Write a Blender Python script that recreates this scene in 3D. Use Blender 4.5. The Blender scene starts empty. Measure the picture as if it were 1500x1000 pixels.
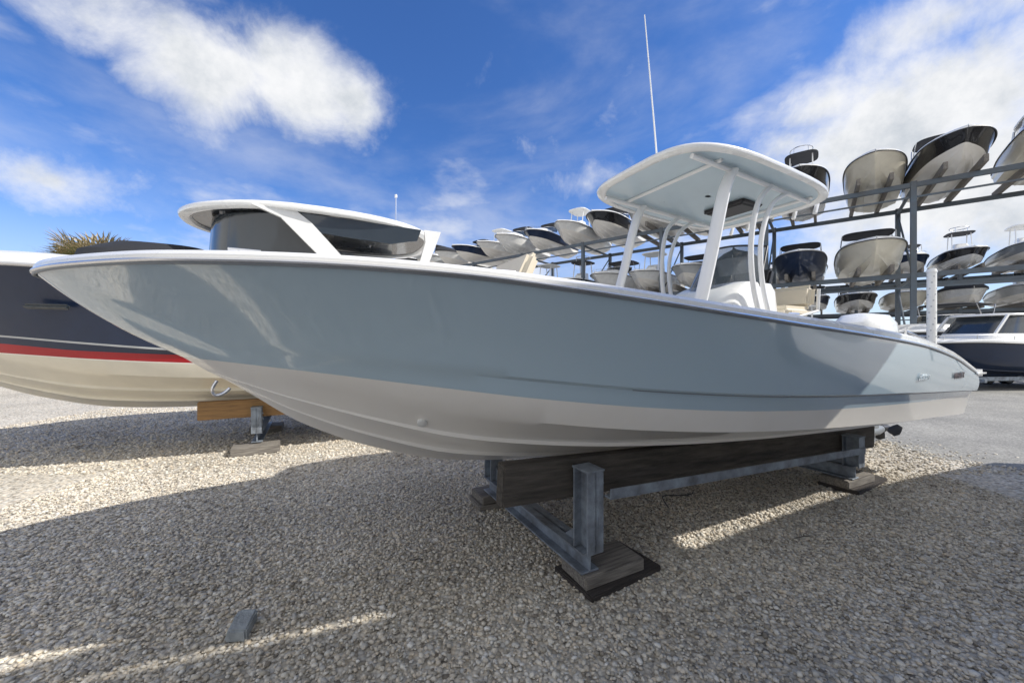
import bpy, bmesh, math, random
import numpy as np
from mathutils import Vector, Matrix, Euler
random.seed(7); np.random.seed(7)
scene=bpy.context.scene
scene.view_settings.view_transform='Standard'; scene.view_settings.look='None'; scene.view_settings.exposure=0

# ---------------------------------------------------------------- materials
def nt(m):
    m.use_nodes=True
    return m.node_tree.nodes,m.node_tree.links
def pm(name,col,rough=.5,metal=0.,coat=0.,var=.1,vscale=4.,bump=0.,bscale=60.,stretch=(1,1,1),dirt=None,dirt_amt=.4,trans=0.,cior=1.5,alpha=1.,rv=1.):
    m=bpy.data.materials.new(name); N,L=nt(m); b=N['Principled BSDF']
    tc=N.new('ShaderNodeTexCoord'); mp=N.new('ShaderNodeMapping'); mp.inputs['Scale'].default_value=stretch
    L.new(tc.outputs['Object'],mp.inputs[0])
    n=N.new('ShaderNodeTexNoise'); n.inputs['Scale'].default_value=vscale; n.inputs['Detail'].default_value=6; n.inputs['Roughness'].default_value=.6
    L.new(mp.outputs[0],n.inputs['Vector'])
    r=N.new('ShaderNodeValToRGB'); e=r.color_ramp.elements
    e[0].position=.3; e[1].position=.72
    d=dirt if dirt else tuple(c*(1-var) for c in col)
    if dirt: d=tuple(col[i]*(1-dirt_amt)+dirt[i]*dirt_amt for i in range(3))
    e[0].color=(*d,1); e[1].color=(*[min(c*(1+var*.5),1) for c in col],1)
    L.new(n.outputs['Fac'],r.inputs[0]); L.new(r.outputs[0],b.inputs['Base Color'])
    b.inputs['Metallic'].default_value=metal; b.inputs['Coat Weight'].default_value=coat; b.inputs['Coat Roughness'].default_value=.03; b.inputs['Coat IOR'].default_value=cior
    mr=N.new('ShaderNodeMapRange'); mr.inputs['To Min'].default_value=max(rough-.08*rv,.02); mr.inputs['To Max'].default_value=min(rough+.12*rv,1)
    L.new(n.outputs['Fac'],mr.inputs['Value']); L.new(mr.outputs[0],b.inputs['Roughness'])
    b.inputs['Transmission Weight'].default_value=trans; b.inputs['Alpha'].default_value=alpha
    if bump>0:
        n2=N.new('ShaderNodeTexNoise'); n2.inputs['Scale'].default_value=bscale; n2.inputs['Detail'].default_value=5
        L.new(mp.outputs[0],n2.inputs['Vector'])
        bp=N.new('ShaderNodeBump'); bp.inputs['Strength'].default_value=bump; bp.inputs['Distance'].default_value=.01
        L.new(n2.outputs['Fac'],bp.inputs['Height']); L.new(bp.outputs[0],b.inputs['Normal'])
    return m
M={}
M['blue']=pm('gelcoat_ice_blue',(.46,.59,.67),.16,coat=1,var=.015,vscale=.5,cior=1.75,rv=.1)
M['bottom']=pm('gelcoat_bottom_white',(.90,.87,.81),.3,coat=.6,var=.05,vscale=2,dirt=(.74,.68,.58),dirt_amt=.22)
M['white']=pm('gelcoat_white',(.86,.86,.84),.25,coat=.6,var=.05,vscale=3)
M['offw']=pm('offwhite_liner',(.74,.74,.71),.45,var=.06)
M['cream']=pm('gelcoat_cream',(.80,.75,.62),.3,coat=.5,var=.07)
M['navy']=pm('gelcoat_navy',(.008,.022,.062),.35,coat=.35,var=.15)
M['black']=pm('gelcoat_black',(.015,.015,.018),.2,coat=.8,var=.1)
M['grey']=pm('gelcoat_grey',(.30,.33,.36),.3,coat=.5)
M['lightgrey']=pm('gelcoat_light_grey',(.52,.54,.55),.3,coat=.5)
M['red']=pm('red_stripe',(.42,.008,.015),.3,coat=.3)
M['rub']=pm('rubber_black',(.03,.03,.033),.45)
M['rubg']=pm('rubber_grey',(.24,.26,.28),.4)
M['steel']=pm('stainless_steel',(.75,.75,.76),.2,metal=1)
M['galv']=pm('galvanised_steel',(.30,.35,.41),.5,metal=.35,var=.35,vscale=9,bump=.25,bscale=50,dirt=(.09,.09,.10),dirt_amt=.8)
M['rackp']=pm('rack_painted_steel',(.10,.135,.17),.5,metal=.2,var=.25,vscale=2,dirt=(.10,.07,.05),dirt_amt=.4)
M['wood']=pm('weathered_timber',(.27,.25,.22),.85,var=.4,vscale=5,bump=.6,bscale=18,stretch=(1,14,14),dirt=(.06,.05,.045),dirt_amt=.85)
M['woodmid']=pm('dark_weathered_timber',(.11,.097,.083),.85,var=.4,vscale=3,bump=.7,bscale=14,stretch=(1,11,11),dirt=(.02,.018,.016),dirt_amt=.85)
M['wooddk']=pm('dark_timber',(.06,.05,.045),.8,var=.4,vscale=5,bump=.6,bscale=18,stretch=(1,14,14),dirt=(.015,.013,.012),dirt_amt=.85)  # darkest timber tone, streaked along the grain
M['woodor']=pm('ochre_timber',(.38,.22,.09),.8,var=.3,vscale=5,bump=.5,bscale=18,stretch=(1,14,14),dirt=(.18,.11,.06),dirt_amt=.7)
M['glass']=pm('tinted_glass',(.03,.04,.05),.06,coat=1)
M['clear']=pm('smoked_acrylic',(.08,.10,.12),.06,coat=1,alpha=.65)
M['cushion']=pm('tan_vinyl',(.70,.63,.50),.5,var=.06,bump=.1)
M['canvas']=pm('dark_canvas',(.02,.022,.028),.8,bump=.3,bscale=12)
M['canvasb']=pm('grey_canvas',(.25,.25,.25),.8,bump=.3,bscale=12)
M['tubew']=pm('white_powdercoat',(.84,.84,.83),.3,coat=.3,var=.04)
M['under']=pm('hardtop_blue_underside',(.50,.62,.69),.3,coat=.5,var=.05)
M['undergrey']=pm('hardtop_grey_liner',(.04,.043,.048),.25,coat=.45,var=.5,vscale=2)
M['plastic']=pm('grey_plastic',(.2,.2,.21),.5)
M['rock']=pm('broken_concrete',(.34,.37,.39),.9,var=.3,vscale=14,bump=.8,bscale=60)
M['trunk']=pm('palm_bark',(.16,.12,.09),.9,bump=.8,bscale=20)
M['frond']=pm('palm_frond',(.16,.18,.08),.6,var=.4,vscale=1.5)
M['frondd']=pm('palm_frond_dry',(.42,.34,.20),.7,var=.4,vscale=1.5)
M['hedge']=pm('distant_foliage',(.045,.065,.025),.9,var=.5,vscale=.6)
M['emblem']=pm('lettering_dark',(.16,.13,.14),.4)
M['silver']=pm('lettering_silver',(.74,.82,.86),.3,metal=.1)

def gravel_color(N,L,rand_out):
    r=N.new('ShaderNodeValToRGB'); cr=r.color_ramp
    cols=[(0,(.25,.22,.18)),(.10,(.43,.39,.32)),(.28,(.63,.57,.475)),(.5,(.78,.725,.62)),(.68,(.69,.59,.455)),(.8,(.83,.79,.70)),(.92,(.49,.47,.43)),(1,(.89,.86,.79))]
    cr.elements[0].position=0; cr.elements[0].color=(*cols[0][1],1); cr.elements[1].position=1; cr.elements[1].color=(*cols[-1][1],1)
    for p,c in cols[1:-1]:
        e=cr.elements.new(p); e.color=(*c,1)
    L.new(rand_out,r.inputs[0]); return r
m=bpy.data.materials.new('gravel_ground'); N,L=nt(m); b=N['Principled BSDF']; b.inputs['Roughness'].default_value=.9
tc=N.new('ShaderNodeTexCoord')
vo=N.new('ShaderNodeTexVoronoi'); vo.inputs['Scale'].default_value=44; L.new(tc.outputs['Object'],vo.inputs['Vector'])
sp=N.new('ShaderNodeSeparateColor'); L.new(vo.outputs['Color'],sp.inputs[0])
r=gravel_color(N,L,sp.outputs[0])
dk=N.new('ShaderNodeMapRange'); dk.inputs['From Min'].default_value=.3; dk.inputs['From Max'].default_value=.8; dk.inputs['To Min'].default_value=1; dk.inputs['To Max'].default_value=.6
L.new(vo.outputs['Distance'],dk.inputs['Value'])
big=N.new('ShaderNodeTexNoise'); big.inputs['Scale'].default_value=.9; big.inputs['Detail'].default_value=5; L.new(tc.outputs['Object'],big.inputs['Vector'])
bm_=N.new('ShaderNodeMapRange'); bm_.inputs['From Min'].default_value=.3; bm_.inputs['From Max'].default_value=.7; bm_.inputs['To Min'].default_value=.80; bm_.inputs['To Max'].default_value=1.08; L.new(big.outputs['Fac'],bm_.inputs['Value'])
mu=N.new('ShaderNodeMath'); mu.operation='MULTIPLY'; L.new(dk.outputs[0],mu.inputs[0]); L.new(bm_.outputs[0],mu.inputs[1])
vm=N.new('ShaderNodeVectorMath'); vm.operation='SCALE'; L.new(r.outputs[0],vm.inputs[0]); L.new(mu.outputs[0],vm.inputs['Scale']); L.new(vm.outputs[0],b.inputs['Base Color'])
iv=N.new('ShaderNodeMath'); iv.operation='SUBTRACT'; iv.inputs[0].default_value=1; L.new(vo.outputs['Distance'],iv.inputs[1])
bp=N.new('ShaderNodeBump'); bp.inputs['Strength'].default_value=.7; bp.inputs['Distance'].default_value=.012; L.new(iv.outputs[0],bp.inputs['Height']); L.new(bp.outputs[0],b.inputs['Normal'])
M['gravel']=m
m=bpy.data.materials.new('gravel_stone'); N,L=nt(m); b=N['Principled BSDF']; b.inputs['Roughness'].default_value=.85
g=N.new('ShaderNodeNewGeometry'); r=gravel_color(N,L,g.outputs['Random Per Island'])
tc=N.new('ShaderNodeTexCoord'); n=N.new('ShaderNodeTexNoise'); n.inputs['Scale'].default_value=90; n.inputs['Detail'].default_value=4; L.new(tc.outputs['Object'],n.inputs['Vector'])
mr=N.new('ShaderNodeMapRange'); mr.inputs['To Min'].default_value=.76; mr.inputs['To Max'].default_value=1.2; L.new(n.outputs['Fac'],mr.inputs['Value'])
big=N.new('ShaderNodeTexNoise'); big.inputs['Scale'].default_value=.9; big.inputs['Detail'].default_value=5; L.new(tc.outputs['Object'],big.inputs['Vector'])
bm_=N.new('ShaderNodeMapRange'); bm_.inputs['From Min'].default_value=.3; bm_.inputs['From Max'].default_value=.7; bm_.inputs['To Min'].default_value=.80; bm_.inputs['To Max'].default_value=1.08; L.new(big.outputs['Fac'],bm_.inputs['Value'])
mu=N.new('ShaderNodeMath'); mu.operation='MULTIPLY'; L.new(mr.outputs[0],mu.inputs[0]); L.new(bm_.outputs[0],mu.inputs[1])
vm=N.new('ShaderNodeVectorMath'); vm.operation='SCALE'; L.new(r.outputs[0],vm.inputs[0]); L.new(mu.outputs[0],vm.inputs['Scale']); L.new(vm.outputs[0],b.inputs['Base Color'])
bp=N.new('ShaderNodeBump'); bp.inputs['Strength'].default_value=.4; bp.inputs['Distance'].default_value=.004; L.new(n.outputs['Fac'],bp.inputs['Height']); L.new(bp.outputs[0],b.inputs['Normal'])
M['stone']=m
m=bpy.data.materials.new('worn_asphalt'); N,L=nt(m); b=N['Principled BSDF']; b.inputs['Roughness'].default_value=.85
tc=N.new('ShaderNodeTexCoord'); n=N.new('ShaderNodeTexNoise'); n.inputs['Scale'].default_value=.5; n.inputs['Detail'].default_value=10; n.inputs['Roughness'].default_value=.7; L.new(tc.outputs['Object'],n.inputs['Vector'])
r=N.new('ShaderNodeValToRGB'); r.color_ramp.elements[0].position=.3; r.color_ramp.elements[0].color=(.18,.178,.168,1); r.color_ramp.elements[1].position=.7; r.color_ramp.elements[1].color=(.34,.33,.30,1); L.new(n.outputs['Fac'],r.inputs[0])
vo=N.new('ShaderNodeTexVoronoi'); vo.inputs['Scale'].default_value=60; L.new(tc.outputs['Object'],vo.inputs['Vector'])
sp=N.new('ShaderNodeSeparateColor'); L.new(vo.outputs['Color'],sp.inputs[0])
mr=N.new('ShaderNodeMapRange'); mr.inputs['To Min'].default_value=.7; mr.inputs['To Max'].default_value=1.35; L.new(sp.outputs[0],mr.inputs['Value'])
vm=N.new('ShaderNodeVectorMath'); vm.operation='SCALE'; L.new(r.outputs[0],vm.inputs[0]); L.new(mr.outputs[0],vm.inputs['Scale']); L.new(vm.outputs[0],b.inputs['Base Color'])
bp=N.new('ShaderNodeBump'); bp.inputs['Strength'].default_value=.5; bp.inputs['Distance'].default_value=.006; L.new(vo.outputs['Distance'],bp.inputs['Height']); L.new(bp.outputs[0],b.inputs['Normal'])
M['asphalt']=m

# ---------------------------------------------------------------- mesh builder
class MB:
    def __init__(s): s.v=[];s.f=[];s.m=[];s.mats=[]
    def mi(s,k):
        if k not in s.mats: s.mats.append(k)
        return s.mats.index(k)
    def add(s,v,f,k):
        o=len(s.v); s.v+= [tuple(p) for p in v]; i=s.mi(k)
        for q in f: s.f.append(tuple(o+a for a in q)); s.m.append(i)
    def box(s,c,size,k,rot=None,bev=.01,seg=2,taper=None):
        bm=bmesh.new(); bmesh.ops.create_cube(bm,size=1)
        for v in bm.verts:
            v.co=Vector((v.co.x*size[0],v.co.y*size[1],v.co.z*size[2]))
            if taper and v.co.z>0: v.co.x*=taper[0]; v.co.y*=taper[1]
        if bev>0: bmesh.ops.bevel(bm,geom=bm.edges[:],offset=min(bev,min(size)*.45),segments=seg,affect='EDGES')
        R=Euler(rot).to_matrix() if rot else Matrix.Identity(3)
        vs=[R@v.co+Vector(c) for v in bm.verts]; fs=[[v.index for v in f.verts] for f in bm.faces]
        bm.free(); s.add(vs,fs,k)
    def tube(s,pts,r,k,seg=10,r2=None,closed=False):
        pts=[Vector(p) for p in pts]; n=len(pts); vs=[];fs=[]
        up=None
        for i,p in enumerate(pts):
            if closed: t=(pts[(i+1)%n]-pts[i-1])
            else: t=(pts[min(i+1,n-1)]-pts[max(i-1,0)])
            t.normalize()
            if up is None:
                up=Vector((0,0,1)) if abs(t.z)<.9 else Vector((0,1,0))
            a=t.cross(up)
            if a.length<1e-4: a=t.cross(Vector((1,0,0)))
            a.normalize(); b=a.cross(t).normalized(); up=b
            ra=r[i] if isinstance(r,(list,tuple)) else r
            rb=r2 if r2 else ra
            for j in range(seg):
                th=2*math.pi*j/seg; vs.append(p+a*math.cos(th)*ra+b*math.sin(th)*rb)
        for i in range(n if closed else n-1):
            for j in range(seg):
                i2=(i+1)%n
                fs.append((i*seg+j,i*seg+(j+1)%seg,i2*seg+(j+1)%seg,i2*seg+j))
        if not closed:
            fs.append(tuple(range(seg))[::-1]); fs.append(tuple((n-1)*seg+j for j in range(seg)))
        s.add(vs,fs,k)
    def grid(s,rows,k,close=False):
        R=len(rows);C=len(rows[0]); vs=[p for r in rows for p in r]; fs=[]
        for i in range(R-1):
            for j in range(C if close else C-1):
                j2=(j+1)%C
                fs.append((i*C+j,i*C+j2,(i+1)*C+j2,(i+1)*C+j))
        s.add(vs,fs,k)
    def slab(s,cx,cy,hl,hw,z0,th,crown,kt,kb,n=56,ex=3.6,slope=0.,front=1.,lip=.035,kedge=None,droop=0.):
        def ring(r,z,dx=0):
            o=[]
            for i in range(n):
                a=2*math.pi*i/n; ca,sa=math.cos(a),math.sin(a)
                x=math.copysign(abs(ca)**(2/ex),ca)*hl; y=math.copysign(abs(sa)**(2/ex),sa)*hw
                if x<0: y*=1-(1-front)*(abs(x)/hl)**2
                rx,ry=x*r,y*r
                zz=z+slope*rx - droop*max(0,rx/hl)**2
                o.append((cx+rx,cy+ry,z0+zz))
            return o
        cr=lambda r: crown*(1-r*r)
        top=[ring(r,th+cr(r)) for r in (.03,.3,.55,.78,.92,.97)]
        s.grid(top,kt,True)
        e=[ring(.97,th+cr(.97)),ring(.985,th*.93),ring(.996,th*.75),ring(1,th*.45),ring(.994,th*.15),ring(.975,0)]
        s.grid(e,kedge or kt,True)
        s.grid([ring(.975,0),ring(.93,.0),ring(.915,lip*.6)],kedge or kt,True)
        s.grid([ring(r,lip*.6+cr(r)*.6) for r in (.915,.75,.5,.25,.03)],kb,True)
    def make(s,name,parent=None,smooth=True,angle=35,loc=None,link=True):
        me=bpy.data.meshes.new(name); me.from_pydata([tuple(p) for p in s.v],[],s.f)
        for k in s.mats: me.materials.append(M[k])
        me.polygons.foreach_set('material_index',s.m)
        bm=bmesh.new(); bm.from_mesh(me); bmesh.ops.remove_doubles(bm,verts=bm.verts,dist=.0006)
        bmesh.ops.recalc_face_normals(bm,faces=bm.faces); bm.to_mesh(me); bm.free()
        if smooth:
            me.shade_smooth(); me.set_sharp_from_angle(angle=math.radians(angle))
        me.update()
        if not link: return me
        ob=bpy.data.objects.new(name,me); scene.collection.objects.link(ob)
        if parent: ob.parent=parent
        if loc: ob.location=loc
        return ob
def empty(name,label,cat,loc=(0,0,0),rotz=0,group=None):
    e=bpy.data.objects.new(name,None); scene.collection.objects.link(e); e.location=loc; e.rotation_euler=(0,0,rotz); e.empty_display_size=.3
    e['label']=label; e['category']=cat
    if group: e['group']=group
    return e
def tag(o,label,cat,group=None):
    o['label']=label;o['category']=cat
    if group:o['group']=group
    return o

# ---------------------------------------------------------------- hull curves
def interp(xs,ys,x):
    xs=np.array(xs,float);ys=np.array(ys,float);h=np.diff(xs);d=np.diff(ys)/h
    m=np.zeros(len(xs)); m[0]=d[0];m[-1]=d[-1]
    for i in range(1,len(xs)-1):
        m[i]=0 if d[i-1]*d[i]<=0 else 2*d[i-1]*d[i]/(d[i-1]+d[i])
    i=np.clip(np.searchsorted(xs,x)-1,0,len(h)-1); s=(x-xs[i])/h[i]
    return (1+2*s)*(1-s)**2*ys[i]+s*(1-s)**2*h[i]*m[i]+s*s*(3-2*s)*ys[i+1]+s*s*(s-1)*h[i]*m[i+1]
KEEL=[(-2.0,0,1.345),(-1.9,0,1.28),(-1.8,0,1.205),(-1.57,0,1.034),(-1.2,0,.853),(-.67,0,.69),(0,0,.61),(1,0,.555),(2,0,.51),(3,0,.475),(4.95,0,.41)]
CHINE=[(-2.02,0,1.36),(-1.85,.13,1.325),(-1.5,.33,1.275),(-1,.60,1.185),(-.5,.80,1.10),(.2,.98,1.015),(1,1.08,.943),(2,1.12,.876),(3,1.12,.817),(4,1.09,.765),(4.95,1.06,.711)]
BOUND=[(-2.10,0,1.42),(-1.98,.13,1.41),(-1.8,.25,1.389),(-1.5,.45,1.352),(-1,.72,1.284),(-.5,.9,1.214),(.2,1.05,1.133),(1,1.13,1.064),(2,1.16,1.005),(3,1.16,.966),(4,1.13,.934),(4.97,1.1,.92)]
RAIL=[(-2.60,0,1.80),(-2.585,.09,1.801),(-2.525,.19,1.805),(-2.41,.32,1.808),(-2.25,.47,1.808),(-2,.67,1.804),(-1.5,.92,1.792),(-1,1.08,1.768),(-.5,1.18,1.728),(.2,1.25,1.671),(1,1.28,1.613),(2,1.28,1.549),(3,1.27,1.472),(4,1.22,1.345),(4.6,1.18,1.225),(5.0,1.15,1.14)]
def masters(N,p=2.0):
    u=np.linspace(0,1,N)**p; out=[]
    for C in (KEEL,CHINE,BOUND,RAIL):
        a=np.array(C); t=a[0,0]+(a[-1,0]-a[0,0])*u
        out.append(np.stack([t,interp(a[:,0],a[:,1],t),interp(a[:,0],a[:,2],t)],1))
    return u,out
def hull_rows(N,fr,detail=True,crease=.034):
    u,(K,C,B,R)=masters(N); ramp=np.clip(u*6,0,1)
    rows=[]
    def lerp(f,dz=0.):
        p=K*(1-f)+C*f; p=p.copy(); 
        p[:,2]-= .03*4*f*(1-f)*ramp; p[:,2]+=dz*ramp; return p
    rows.append(K)
    if detail:
        for f0 in (.30,.62):
            rows+= [lerp(f0),lerp(f0+.06,-.022),lerp(f0+.064)]
        rows+= [lerp(.90),]
        c=C.copy(); c[:,2]-=.018*ramp; rows.append(c)
    else: rows+= [lerp(.5),C.copy()]
    nb=len(rows)
    for f in fr:
        p=B*(1-f)+R*f; p=p.copy()
        bf=np.clip(1-u*1.7,0,1); 
        off=(-.085*bf+.022*(1-bf))*4*f*(1-f)*np.clip(p[:,1]/.3,0,1)
        if f>=.2: off=off+crease*np.clip((u-.06)*3.5,0,1)*(1-f)
        p[:,1]+=off
        p[:,0]-= .05*4*f*(1-f)*(1-u)**6
        rows.append(p)
    return u,rows,nb
def emit_hull(mb,rows,nb,bandm,bottom='bottom',xf=lambda t,b,z:(t,b,z)):
    nr=len(rows)
    port=[[Vector(xf(p[0],-p[1],p[2])) for p in r] for r in rows]
    star=[[Vector(xf(p[0],p[1],p[2])) for p in r] for r in rows]
    for i in range(nr-1):
        k=bottom if i<nb else bandm[i-nb]
        mb.grid([port[i],port[i+1]],k); mb.grid([star[i],star[i+1]],k)
    for i in range(nr-1):
        k=bottom if i<nb else bandm[i-nb]
        mb.add([port[i][-1],port[i+1][-1],star[i+1][-1],star[i][-1]],[(0,1,2,3)],k)
def deck_offset(R,din,dz):
    p=R.copy(); p[:,1]=np.maximum(p[:,1]-din,0); p[:,2]+=dz; return p
def sym_grid(mb,rows,k,xf=lambda t,b,z:(t,b,z)):
    mb.grid([[xf(p[0],-p[1],p[2]) for p in r] for r in rows],k)
    mb.grid([[xf(p[0],p[1],p[2]) for p in r] for r in rows],k)

UX,UY=.888,.461; ANG=math.atan2(UY,UX); C0=Vector((.17,2.935,0))
def W(t,w,z=0): return (C0.x+UX*t-UY*w, C0.y+UY*t+UX*w, z)

# ================================================================ MAIN BOAT
boat=empty('center_console_boat','ice blue and white center console boat resting on timber bunks','boat',C0,ANG)
mb=MB(); fr=[0,.03,.17,.20,.3,.4,.5,.6,.7,.8,.9,1.0]
u,rows,nb=hull_rows(130,fr)
emit_hull(mb,rows,nb,['blue']*(len(fr)-1) )
hull=mb.make('hull',boat,angle=28); hull['label']='ice blue topsides over white bottom with spray strakes'
mb=MB(); R2=rows[nb+2]
for s in (-1,):
    pts=[(p[0],s*(p[1]+.002),p[2]) for i,p in enumerate(R2) if u[i]>.3]
    mb.tube(pts,.003,'rubg',seg=6)
mb.make('pinstripe',boat)
R=rows[-1]
mb=MB()
drop=np.clip((R[:,0]+.1)/.5,0,1); drop=drop*drop*(3-2*drop)
aft=np.clip((R[:,0]+1)/3,0,1)
D=[deck_offset(R,-.006,.004),deck_offset(R,-.004,.022+.016*aft),deck_offset(R,.02,.040+.022*aft),deck_offset(R,.22,.050+.022*aft),deck_offset(R,.25,.04+.02*aft),deck_offset(R,.26,.035-.5*drop)]
sym_grid(mb,D,'white')
fl=deck_offset(R,9,.045-.51*drop); sym_grid(mb,[D[-1],fl],'offw')
for s in (-1,1):
    mb.box((5.02,s*.93,1.15),(.36,.5,.075),'white',bev=.03)
mb.box((4.6,0,1.02),(.1,2.0,.45),'white',bev=.03)
mb.make('deck',boat)
mb=MB()
for s in (-1,1):
    mb.tube([(p[0],s*(p[1]-.001),p[2]-.011) for p in R],.006,'rubg',seg=8)
    mb.tube([(p[0],s*(p[1]+.006),p[2]+.0) for p in R],.009,'steel',seg=8)
mb.make('rub_rail',boat)
def cleat(t,w,z,a=0.):
    mb=MB(); c,s=math.cos(a),math.sin(a)
    P=[(t+dx*c,w+dx*s,z+.022) for dx in (-.055,-.03,.03,.055)]
    mb.tube(P,.007,'steel',seg=8)
    for dx in (-.02,.02): mb.box((t+dx*c,w+dx*s,z+.008),(.012,.012,.028),'steel',bev=.003)
    mb.make('cleat',boat)
for t,w,z in ((-1.75,-.66,1.845),(-.75,-1.0,1.79),(1.3,-1.15,1.66),(3.9,-1.1,1.42),(-1.75,.66,1.845)): cleat(t,w,z)
mb=MB(); c=Vector((-1.93,0,1.27)); d1=Vector((-.6,0,-.8)); 
pts=[c+Vector((-.8,0,.6))*(.035*math.cos(a))+d1*(.065*math.sin(a)) for a in np.linspace(0,math.pi,12)]
mb.tube(pts,.008,'steel',seg=8); mb.make('towing_eye',boat)
mb=MB()
p0=Vector((-.98,-.46,1.07)); nrm=Vector((-.15,-.75,-.6)).normalized(); mb.tube([p0-nrm*.03,p0+nrm*.022,p0+nrm*.028],[.026,.026,.015],'offw',seg=16); mb.make('drain_fitting',boat)

CX=.66
mb=MB()
def prof(z,t0,t1,hw,ex=5,n=32):
    return [(((t0+t1)/2+math.copysign(abs(math.cos(a))**(2/ex),math.cos(a))*(t1-t0)/2), math.copysign(abs(math.sin(a))**(2/ex),math.sin(a))*hw, z) for a in [2*math.pi*i/n for i in range(n)]]
def sh(r): return [(x+CX,y,z) for x,y,z in r]
mb.grid([sh(prof(1.05,.95,2.0,.43)),sh(prof(1.5,.98,2.0,.43)),sh(prof(1.82,1.08,2.0,.41)),sh(prof(1.99,1.25,1.98,.39)),sh(prof(2.07,1.42,1.96,.35)),sh(prof(2.08,1.6,1.8,.05))],'white',True)
mb.box((.85+CX,0,1.45),(.32,.7,.5),'white',bev=.06); mb.box((.85+CX,0,1.73),(.34,.66,.09),'cushion',bev=.04)
mb.box((1.92+CX,-.02,2.14),(.08,.6,.18),'rub',rot=(0,.4,0),bev=.02)
con=mb.make('console',boat)
mb=MB(); rws=[]
for z,t0,hw in ((2.0,1.28,.37),(2.22,1.40,.34),(2.46,1.56,.29)):
    rws.append([(t0+CX+.34*(abs(math.sin(a))**3),math.sin(a)*hw,z) for a in np.linspace(-math.pi/2,math.pi/2,17)])
mb.grid(rws,'clear')
ws=mb.make('windshield',con)
mb=MB(); mb.tube(rws[-1],.010,'rub',seg=6); mb.tube([rws[0][0],rws[1][0],rws[2][0]],.010,'rub',seg=6); mb.tube([rws[0][-1],rws[1][-1],rws[2][-1]],.010,'rub',seg=6); mb.make('windshield_frame',ws)
mb=MB(); SX=2.14+CX
mb.tube([(SX+.02*math.sin(a),.17*math.cos(a),1.86+.17*math.sin(a)) for a in np.linspace(0,2*math.pi,24,endpoint=False)],.012,'rub',closed=True); mb.tube([(SX-.15,0,1.84),(SX,0,1.86)],.02,'steel'); 
for a in (0,2.1,4.2): mb.tube([(SX,0,1.86),(SX,.17*math.cos(a),1.86+.17*math.sin(a))],.008,'steel',seg=6)
mb.make('steering_wheel',boat)
mb=MB(); HX=.2; mb.box((2.75+HX,0,1.35),(.45,.70,.75),'white',bev=.05); mb.box((2.72+HX,0,1.80),(.48,.86,.13),'cushion',bev=.05,seg=3); mb.box((2.96+HX,0,1.97),(.11,.86,.26),'cushion',rot=(0,.15,0),bev=.05,seg=3)
for s in (-1,1): mb.tube([(2.55+HX,s*.45,1.1),(2.6+HX,s*.45,1.75),(2.98+HX,s*.45,1.82),(3.0+HX,s*.45,2.05)],.016,'tubew')
mb.make('helm_seat',boat)
mb=MB(); mb.box((-.05,.32,2.02),(.11,.62,.38),'cushion',rot=(0,.45,0),bev=.04,seg=3); mb.box((-.2,.32,1.80),(.35,.7,.12),'offw',bev=.04); mb.make('bow_seat_backrest',boat)
mb=MB(); mb.box((.75,0,1.50),(.9,1.3,.30),'cushion',bev=.06); mb.make('bow_cushion',boat)
mb=MB(); mb.box((4.15,0,1.20),(.4,1.6,.4),'white',bev=.06); mb.make('stern_bench',boat)
mb=MB(); mb.tube([(3.75,-.95,1.3),(3.75,-.95,1.60),(4.25,-.95,1.52),(4.25,-.95,1.25)],.014,'steel',seg=8); mb.make('stern_rail',boat)
mb=MB(); SL=-.045
mb.slab(2.05,0,1.09,.74,2.945,.048,.022,'white','under',slope=SL,front=.93,ex=4.2,lip=.02)
top=mb.make('hardtop',boat,angle=40)
mb=MB()
mb.box((2.52,.05,2.925),(.32,.42,.05),'rub',bev=.02,taper=(1.15,1.15)); mb.make('electronics_box',top)
mb=MB()
for s in (-1,1): mb.tube([(1.15,s*.50,2.965),(1.5,s*.50,2.955),(2.1,s*.50,2.93),(2.9,s*.50,2.89)],.020,'tubew')
for x in (1.45,2.85): mb.tube([(x,-.55,2.955-.045*(x-2)),(x,.55,2.955-.045*(x-2))],.017,'tubew')
mb.make('hardtop_frame',top)
def leg(name,pts,r,r2=None):
    P=[Vector(p) for p in pts]; out=[]
    for i in range(len(P)-1):
        p0=P[max(i-1,0)];p1=P[i];p2=P[i+1];p3=P[min(i+2,len(P)-1)]
        for s in np.linspace(0,1,6,endpoint=False):
            out.append(.5*((2*p1)+(p2-p0)*s+(2*p0-5*p1+4*p2-p3)*s*s+(3*p1-p0-3*p2+p3)*s**3))
    out.append(P[-1]); mb=MB(); mb.tube(out,r,'tubew',seg=14,r2=r2); return mb.make(name,boat)
for s in (-1,1):
    leg('front_leg',[(.98,s*.52,1.1),(1.20,s*.51,1.7),(1.38,s*.5,2.2),(1.50,s*.5,2.6),(1.57,s*.5,2.8),(1.66,s*.5,2.95)],.030,.060)
    leg('rear_leg',[(2.30,s*.5,1.1),(2.14,s*.49,1.6),(1.98,s*.49,2.0),(1.95,s*.49,2.4),(2.04,s*.5,2.75),(2.24,s*.5,2.93)],.023)
    leg('rear_leg',[(2.48,s*.52,1.1),(2.26,s*.51,1.6),(2.11,s*.50,2.0),(2.08,s*.50,2.4),(2.24,s*.5,2.75),(2.50,s*.5,2.91)],.021)
for y in (-.45,-.25,.25,.45):
    mb=MB(); mb.tube([(3.12,y,2.83),(3.19,y,2.98)],.02,'tubew'); mb.make('rod_holder',top)
mb=MB(); mb.tube([(1.6,.22,2.99),(1.6,.22,3.12)],.022,'steel'); mb.tube([(1.6,.22,3.08),(1.55,.24,3.7),(1.45,.27,4.78)],[.010,.008,.005],'white',seg=8); mb.make('radio_antenna',boat)
eng=MB()
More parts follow.
